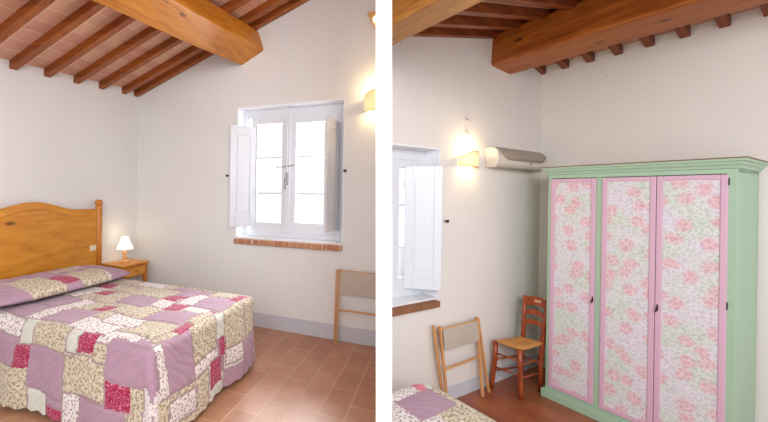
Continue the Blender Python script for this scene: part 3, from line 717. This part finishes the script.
# ---- window of the right room (its left part ends at the partition)
win2 = thing('window_2', '', '', RF.p(1.8, -.1, RZ0)); del win2['label']; del win2['category']; struct(win2)
m = MB(); ue = lambda v: part_u(RF, v-.0, 1.5, PT*.5)
m.box(RF, RU0, RU0+.012, -WT, 0, RZ0, RZ1)
for za, zb in ((RZ1-.012, RZ1), (RZ0, RZ0+.012)):
    m.ext([RF.p(u, v, za) for u, v in ((RU0, 0), (RU1, 0), (cu(9, za), -WT), (RU0, -WT))], [RF.p(u, v, zb) for u, v in ((RU0, 0), (RU1, 0), (cu(9, zb), -WT), (RU0, -WT))])
m.obj('reveal', M['reveal'], win2)
RV = -.19
m = MB(); m.box(RF, RU0+.012, RU0+.09, RV, RV+.05, RZ0+.012, RZ1-.012)
m.box(RF, RU0+.09, ue(RV), RV, RV+.05, RZ1-.10, RZ1-.012); m.box(RF, RU0+.09, ue(RV), RV, RV+.05, RZ0+.012, RZ0+.075)
m.obj('window_frame', M['whitem'], win2, bevel=.004)
casement(RF, win2, RU0+.09, ue(RV)-.005, RV+.02, RZ0+.075, RZ1-.10, (1.33, 1.68), M['whitem'], .07)
shutter(RF, win2, 1.838, -.125, math.radians(135), .29, .99, 2.005, 1, M['white'])
sb = MB()
for i in range(4):
    w0 = .147; a = RU0+.04+i*w0
    c0, c1 = (min(a+w0-.002, part_u(RF, vv, RZ0, .01)) for vv in (-.10, .055))
    if c0 <= a+.01 and c1 <= a+.01: continue
    o4 = [(a+.002, -.10), (max(c0, a+.003), -.10), (max(c1, a+.004), .055), (a+.002, .055)]
    sb.ext([RF.p(u, v, RZ0-.05) for u, v in o4], [RF.p(u, v, RZ0-.002) for u, v in o4])
sb.obj('brick_sill', M['sillwood'], win2, bevel=.006)
catch(RF, 1.50, 1.55, 'small black iron shutter catch on the wall below the right-hand wall lamp')

# ================================================================== RIGHT ROOM : things
sconce(RF, 1.23, 2.09, .205, .135, 'lit parchment wall lamp left of the air conditioner in the wardrobe room', dep=.09, rise=-1)
for du, z, ang in ((1.245, 2.447, .2), (1.24, 2.33, .2)):
    tag(MB().tube([RF.p(du, .0, z), RF.p(du+.01, .006, z+.002), RF.p(du-.05, .006, z-.008)], .003, 6).obj('cable_staple', M['steel'], origin=RF.p(du, 0, z)),
        'thin grey cable staple on the wall above the lamp, ' + ('upper' if z > 2.4 else 'lower') + ' of the two', 'staple', 'cable staples')
# ---- air conditioner
ac = thing('air_conditioner', 'off-white wall air conditioner with warm grey intake, beside the lit wall lamp', 'air conditioner', RF.p(.7, 0, 2.0))
AU0, AU1 = .12, .95
prof = [(0, 2.035), (.06, 2.03), (.10, 2.04), (.12, 2.065), (.125, 2.11), (.118, 2.16), (.10, 2.195), (.07, 2.212), (0, 2.215)]
MB().ext([RF.p(AU0, y, z) for y, z in prof], [RF.p(AU1, y, z) for y, z in prof]).obj('housing', M['acwhite'], ac, bevel=.006)
gp = [(.128, 2.10), (.121, 2.16), (.103, 2.199), (.07, 2.217)]; m = MB()
NN = 24
for i in range(NN+1):
    f = i/NN; u = AU1-.05 - f*(AU1-AU0-.08)
    sh = min(1, (math.sin(min(1, f*6)*math.pi/2)))*min(1, math.sin(min(1, (1-f)*8)*math.pi/2))
    for (y, z) in gp:
        zz = 2.165 + (z-2.165)*sh if z < 2.165 else z
        m.v.append(RF.p(u, y+.002, zz)); 
for i in range(NN):
    for j in range(3): a = i*4+j; m.f.append((a, a+4, a+5, a+1))
g = m.obj('intake_grille', M['acgrey'], ac, smooth=True)
sd = g.modifiers.new('thick', 'SOLIDIFY'); sd.thickness = .004
MB().box(RF, AU0+.05, AU1-.06, .06, .105, 2.028, 2.040).obj('air_outlet', M['acgrey'], ac, bevel=.003)
MB().tube([RF.p(.42, .123, 2.085), RF.p(.42, .132, 2.085)], .006, 10).obj('indicator', M['iron'], ac)
# ---- wardrobe
WU, WV0, WV1, WH = .58, .355, 1.425, 1.965
wd = thing('wardrobe', 'tall mint-green three-door wardrobe with pink-edged floral fabric panels', 'wardrobe', RF.p(.32, .87, 0))
m = MB()
m.box(RF, .03, WU-.02, WV0, WV0+.02, .0, WH); m.box(RF, .03, WU-.02, WV1-.02, WV1, .0, WH); m.box(RF, .03, .045, WV0, WV1, .0, WH)
m.box(RF, .03, WU-.02, WV0, WV1, WH-.03, WH-.005); m.box(RF, .03, WU-.02, WV0, WV1, .05, .07)
# face frame
m.box(RF, WU-.02, WU, WV0, WV0+.03, 0, WH); m.box(RF, WU-.02, WU, WV1-.045, WV1, 0, WH)
m.box(RF, WU-.02, WU, WV0+.03, WV1-.045, WH-.035, WH); m.box(RF, WU-.02, WU, WV0+.03, WV1-.045, 0, .10); m.box(RF, WU-.02, WU, .702, .742, .1, WH-.035)
m.obj('carcass', M['green'], wd, bevel=.002)
# plinth
m = MB(); m.box(RF, .03, WU+.028, WV0-.028, WV1+.028, 0, .075); m.obj('plinth', M['green'], wd, bevel=.008)
# cornice, stepped outwards
m = MB()
cp = [(0, 0), (.010, .004), (.014, .018), (.026, .030), (.030, .044), (.040, .048), (.042, .064), (0, .064)]
def ring(o, z): return [RF.p(.03, WV0-o, z), RF.p(WU+o, WV0-o, z), RF.p(WU+o, WV1+o, z), RF.p(.03, WV1+o, z)]
for o, dz in cp[:-1]: m.v += ring(o, WH-.005+dz)
for i in range(len(cp)-2):
    for j in range(4): m.f.append((i*4+j, i*4+(j+1) % 4, (i+1)*4+(j+1) % 4, (i+1)*4+j))
m.f += [(0, 1, 2, 3)[::-1], tuple(range(4*(len(cp)-2), 4*(len(cp)-2)+4))]
m.obj('cornice', M['green'], wd)
MB().box(RF, .03, WU+.045, WV0-.045, WV1+.045, WH+.058, WH+.066).obj('top_board', flat('dark_top_edge', (120, 92, 74), .6), wd)
def wdoor(v0, v1, off):
    d = MB(); z0, z1 = .105, WH-.04; e = .032
    d.box(RF, WU-.016, WU+.010, v0, v0+e, z0, z1); d.box(RF, WU-.016, WU+.010, v1-e, v1, z0, z1)
    d.box(RF, WU-.016, WU+.010, v0+e, v1-e, z0, z0+e+.004); d.box(RF, WU-.016, WU+.010, v0+e, v1-e, z1-e, z1)
    o = d.obj('door', M['pink'], wd, bevel=.004)
    p = MB(); ps = [(v0+e-.002, z0+e), (v1-e+.002, z0+e), (v1-e+.002, z1-e+.002), (v0+e-.002, z1-e+.002)]
    for uu in (WU-.006, WU+.002):
        for a, b2 in ps: p.v.append(RF.p(uu, a, b2)); p.uv[len(p.v)-1] = (a+off, b2+off*.7)
    p.f = [(0, 1, 2, 3), (7, 6, 5, 4), (0, 4, 5, 1), (1, 5, 6, 2), (2, 6, 7, 3), (3, 7, 4, 0)]
    p.obj('fabric_panel', M['floral'], o); return o
dA = wdoor(.380, .702, 0); dB = wdoor(.742, 1.054, 3.1); dC = wdoor(1.057, 1.388, 6.7)
for d_, v, z in ((dA, .692, .95), (dC, 1.070, .99)):
    kx = MB().box(RF, WU+.010, WU+.013, v-.005, v+.005, z-.022, z+.022).obj('keyhole_plate', M['iron'], d_, bevel=.001)
    MB().tube([RF.p(WU+.012, v, z), RF.p(WU+.035, v, z)], .003, 6).tube([RF.p(WU+.035, v, z-.006), RF.p(WU+.035, v, z-.028)], .004, 8).obj('key', M['iron'], d_)
for z in (1.09, 1.88):
    MB().tube([RF.p(WU+.012, 1.392, z-.025), RF.p(WU+.012, 1.392, z+.022)], .003, 8).obj('hinge', M['iron'], dC)
# ---- chair : rush seat, ladder back, facing the window side
ch = thing('chair', 'red-brown ladder-back chair with woven rush seat between luggage rack and wardrobe', 'chair', RF.p(.69, .2, 0))
def leg(pts, r, nm='leg'): return MB().tube([RF.p(*p) for p in pts], r, 12).obj(nm, M['chairwood'], ch, smooth=True)
FLa = [(.858, .038, 0), (.857, .044, .08), (.858, .066, .28), (.86, .072, .44)]; FLb = [(.818, .277, 0), (.820, .276, .08), (.83, .272, .28), (.835, .27, .44)]
BLa = [(.53, .125, 0), (.535, .13, .25), (.545, .142, .45), (.535, .142, .65), (.515, .140, .835)]
BLb = [(.53, .292, 0), (.54, .296, .25), (.548, .31, .45), (.54, .325, .65), (.51, .335, .85)]
leg(FLa, [.017, .021, .021, .022]); leg(FLb, [.017, .021, .021, .022]); leg(BLa, [.017, .02, .02, .018, .016]); leg(BLb, [.017, .02, .02, .018, .016])
def lerp(a, b, t): return tuple(a[i]+(b[i]-a[i])*t for i in range(3))
def atz(P, z):
    for a, b in zip(P, P[1:]):
        if a[2] <= z <= b[2]: return lerp(a, b, (z-a[2])/(b[2]-a[2]))
    return P[-1]
for A_, B_, zs in ((FLa, FLb, (.20, .33)), (BLa, BLb, (.26,)), (FLa, BLa, (.16, .27)), (FLb, BLb, (.18, .30))):
    for z in zs: MB().tube([RF.p(*atz(A_, z)), RF.p(*atz(B_, z))], .009, 8).obj('stretcher', M['chairwood'], ch, smooth=True)
# slats of the back
def slat(z0, z1, hole=False):
    m = MB(); N = 14
    for th in (-.006, .006):
        for i in range(N+1):
            f = i/N; bow = -.022*math.sin(f*math.pi); up = .018*math.sin(f*math.pi)
            for z, k2 in ((z0, up*.9), (z1, up)):
                P = lerp(atz(BLa, (z0+z1)/2), atz(BLb, (z0+z1)/2), f); m.v.append(RF.p(P[0]+bow+th, P[1], z+k2))
    W = 2*(N+1)
    for i in range(N):
        a = 2*i; m.f += [(a, a+2, a+3, a+1), (W+a, W+a+1, W+a+3, W+a+2), (a, W+a, W+a+2, a+2), (a+1, a+3, W+a+3, W+a+1)]
    m.f += [(0, 1, W+1, W), (2*N, W+2*N, W+2*N+1, 2*N+1)]
    return m.obj('back_slat', M['chairwood'], ch)
slat(.57, .615); slat(.66, .705); tsl = slat(.745, .825)
mid = lerp(atz(BLa, .80), atz(BLb, .80), .55)
MB().box(RF, mid[0]-.030, mid[0]-.008, mid[1]-.028, mid[1]+.028, .795, .812).obj('hand_hole', flat('pale_hand_hole', (206, 182, 150), .8), tsl, bevel=.004)
# seat: rush pad, trapezoid, slightly cushioned with a rail round it
m = MB(); N = 12
cA, cB, cC, cD = (.89, .075, .452), (.868, .31, .452), (.53, .325, .452), (.56, .14, .452)
for th in (0, 1):
    for i in range(N+1):
        for j in range(N+1):
            f, g2 = i/N, j/N; P = lerp(lerp(cA, cB, g2), lerp(cD, cC, g2), f)
            e = (max(0, 1-abs(2*f-1)**4)*max(0, 1-abs(2*g2-1)**4))**.5
            dip = .012*(1-abs(2*f-1))*(1-abs(2*g2-1))
            m.v.append(RF.p(P[0], P[1], P[2] + ((.016*e - dip) if th else -.034*e)))
W = (N+1)**2
for i in range(N):
    for j in range(N):
        a = i*(N+1)+j; m.f += [(a, a+N+1, a+N+2, a+1), (W+a, W+a+1, W+a+N+2, W+a+N+1)]
m.obj('seat', M['straw'], ch, smooth=True, weld=.0005)
# ---- folded rack
stand(RF, dict(foot_l=(1.575, .12, 0), top_l=(1.60, .05, .69), foot_r=(1.075, .09, 0), top_r=(1.11, .05, .685),
               foot_l2=(1.545, .06, 0), top_l2=(1.665, .04, .70), foot_r2=(.955, .07, 0), top_r2=(1.095, .045, .685), ztop=.66, zcan=.49, zlow=.345, r=.021),
      'folded wooden luggage rack with canvas panel under the lamp, left of the rush-seat chair')
# ---- corner of the bed in the right room, butted against the partition
BU, BV = 2.23, .44
def bedpoly(o, z, near=1.62):
    a = part_v(RF, BU, z, 0); pts = [(BU-o, near+0), (BU-o, BV+.05-o), (BU+.05-o*.3, BV-o)]
    uu = 2.3
    for _ in range(30): uu = part_u(RF, BV-o, z, -.004)
    pts += [(uu, BV-o), (part_u(RF, 1.1, z, -.004), 1.1), (3.55, near)]
    return pts
b2 = thing('bed', 'foot of a low bed under a patchwork quilt beside the partition in the wardrobe room', 'bed', RF.p(2.7, 1.2, 0))
pp = [(BU+.04, 1.58), (BU+.04, BV+.04), (part_u(RF, BV+.04, .3, -.03), BV+.04), (part_u(RF, 1.1, .3, -.03), 1.1), (3.4, 1.58)]
MB().ext([RF.p(u, v, .28) for u, v in pp], [RF.p(u, v, .52) for u, v in pp]).obj('mattress', M['mattress'], b2, bevel=.03)
pq = [(u+.0, v) for u, v in pp]
MB().ext([RF.p(u, v, .20) for u, v in pq], [RF.p(u, v, .28) for u, v in pq]).obj('bed_base', M['pine2'], b2, bevel=.01)
for u, v in ((2.36, .55), (2.36, 1.5), (3.2, 1.5)): MB().tube([RF.p(u, v, 0), RF.p(u, v, .2)], .028, 12).obj('leg', M['pine2'], b2)
Q2 = [(2.1, 2.36, .40, .56, 'G'), (2.27, 2.38, .38, .50, 'C'), (2.34, 2.62, .36, .52, 'W'), (2.245, 2.56, .51, .70, 'L'), (2.56, 2.7, .5, .85, 'W'), (2.44, 2.56, .70, .80, 'W'), (2.52, 2.62, .74, .86, 'M'),
      (2.0, 2.44, .70, 1.10, 'B'), (2.36, 2.50, .80, .98, 'W'), (2.1, 2.26, .5, .8, 'B'), (2.62, 2.9, .8, 1.1, 'L')]
def patch2(s, t):
    r = None
    for i, q in enumerate(Q2):
        if q[0] <= s < q[1] and q[2] <= t < q[3]: r = (i+1000, q[4])
    return r or patch(s+.3, t+.5)
m = MB(); st = .02; ZQ = .56; r0 = .045
def cell(P, s, t): m.v.append(RF.p(*P)); m.uv[len(m.v)-1] = (s, t); return len(m.v)-1
def qz(s, t):
    h = 0; a = patch2(s, t)[0]
    for ds, dt in ((.012, 0), (0, .012), (-.012, 0), (0, -.012)):
        if patch2(s+ds, t+dt)[0] != a: h = -.006
    return h + .004*math.sin(s*13+t*5)
nvv = 57; rows = []
for j in range(nvv+1):
    v = BV + .02*j; umax = part_u(RF, v, ZQ, -.004) if v < 1.15 else 3.35; nn = 50; row = []
    u0_ = BU + (.05*(1-math.sin(math.acos(max(0, 1-(v-BV)/.05)))) if v-BV < .05 else 0)
    for i in range(nn+1):
        u = u0_ + (umax-u0_)*(i/nn)**1.0
        row.append((cell((u, v, ZQ+qz(u, v)), u, v), u, v))
    rows.append(row)
for j in range(nvv):
    for i in range(50):
        a, b1, c1, d1 = rows[j][i], rows[j][i+1], rows[j+1][i+1], rows[j+1][i]
        m.f.append((a[0], b1[0], c1[0], d1[0])); m.mi.append(FK.index(patch2((a[1]+c1[1])/2, (a[2]+c1[2])/2)[1]))
path = [(r[0], (-1, 0)) for r in rows[::-1]][:-1] + [(rows[0][0], (-.7, -.7))] + [(q, (0, -1)) for q in rows[0][1:]]
prev = [p[0][0] for p in path]; nd = 24; drop = .50
for k_ in range(1, nd+1):
    d = drop*k_/nd; cur = []
    for i, ((vi, u, v), (nx, ny)) in enumerate(path):
        if d < r0*math.pi/2: o, z = r0*math.sin(d/r0), -r0*(1-math.cos(d/r0))
        else: e = d-r0*math.pi/2; o = r0+.03*e+.008*math.sin(i*.25)*min(1, e/.2); z = -r0-e
        uu, vv = u+nx*o, v+ny*o
        if ny: uu = min(uu, part_u(RF, vv, ZQ+z, -.004))
        cur.append(cell((uu, vv, ZQ+z), u+nx*d, v+ny*d))
    for i in range(len(path)-1):
        (vi, u, v), (nx, ny) = path[i]; m.f.append((prev[i], cur[i], cur[i+1], prev[i+1]))
        m.mi.append(FK.index('E' if .03 < d < .055 else patch2(u+nx*d, v+ny*d)[1]))
    prev = cur
tag(m.obj('bedspread', [FAB[k2] for k2 in FK], origin=RF.p(BU, BV, ZQ), smooth=True),
    'plum-edged patchwork quilt on the low bed in front of the luggage rack', 'bedspread')
# ---- small white hook on the wardrobe wall
t = thing('wall_hook', 'tiny white hook on the bare wall above the wardrobe', 'hook', RF.p(0, .565, 2.89))
MB().tube([RF.p(-.002, .565, 2.893), RF.p(.012, .565, 2.893)], .012, 12).obj('hook_plate', M['white'], t)
MB().tube([RF.p(.01, .565, 2.893), RF.p(.028, .565, 2.89), RF.p(.03, .565, 2.90)], .004, 8).obj('hook_pin', M['white'], t)
clean()
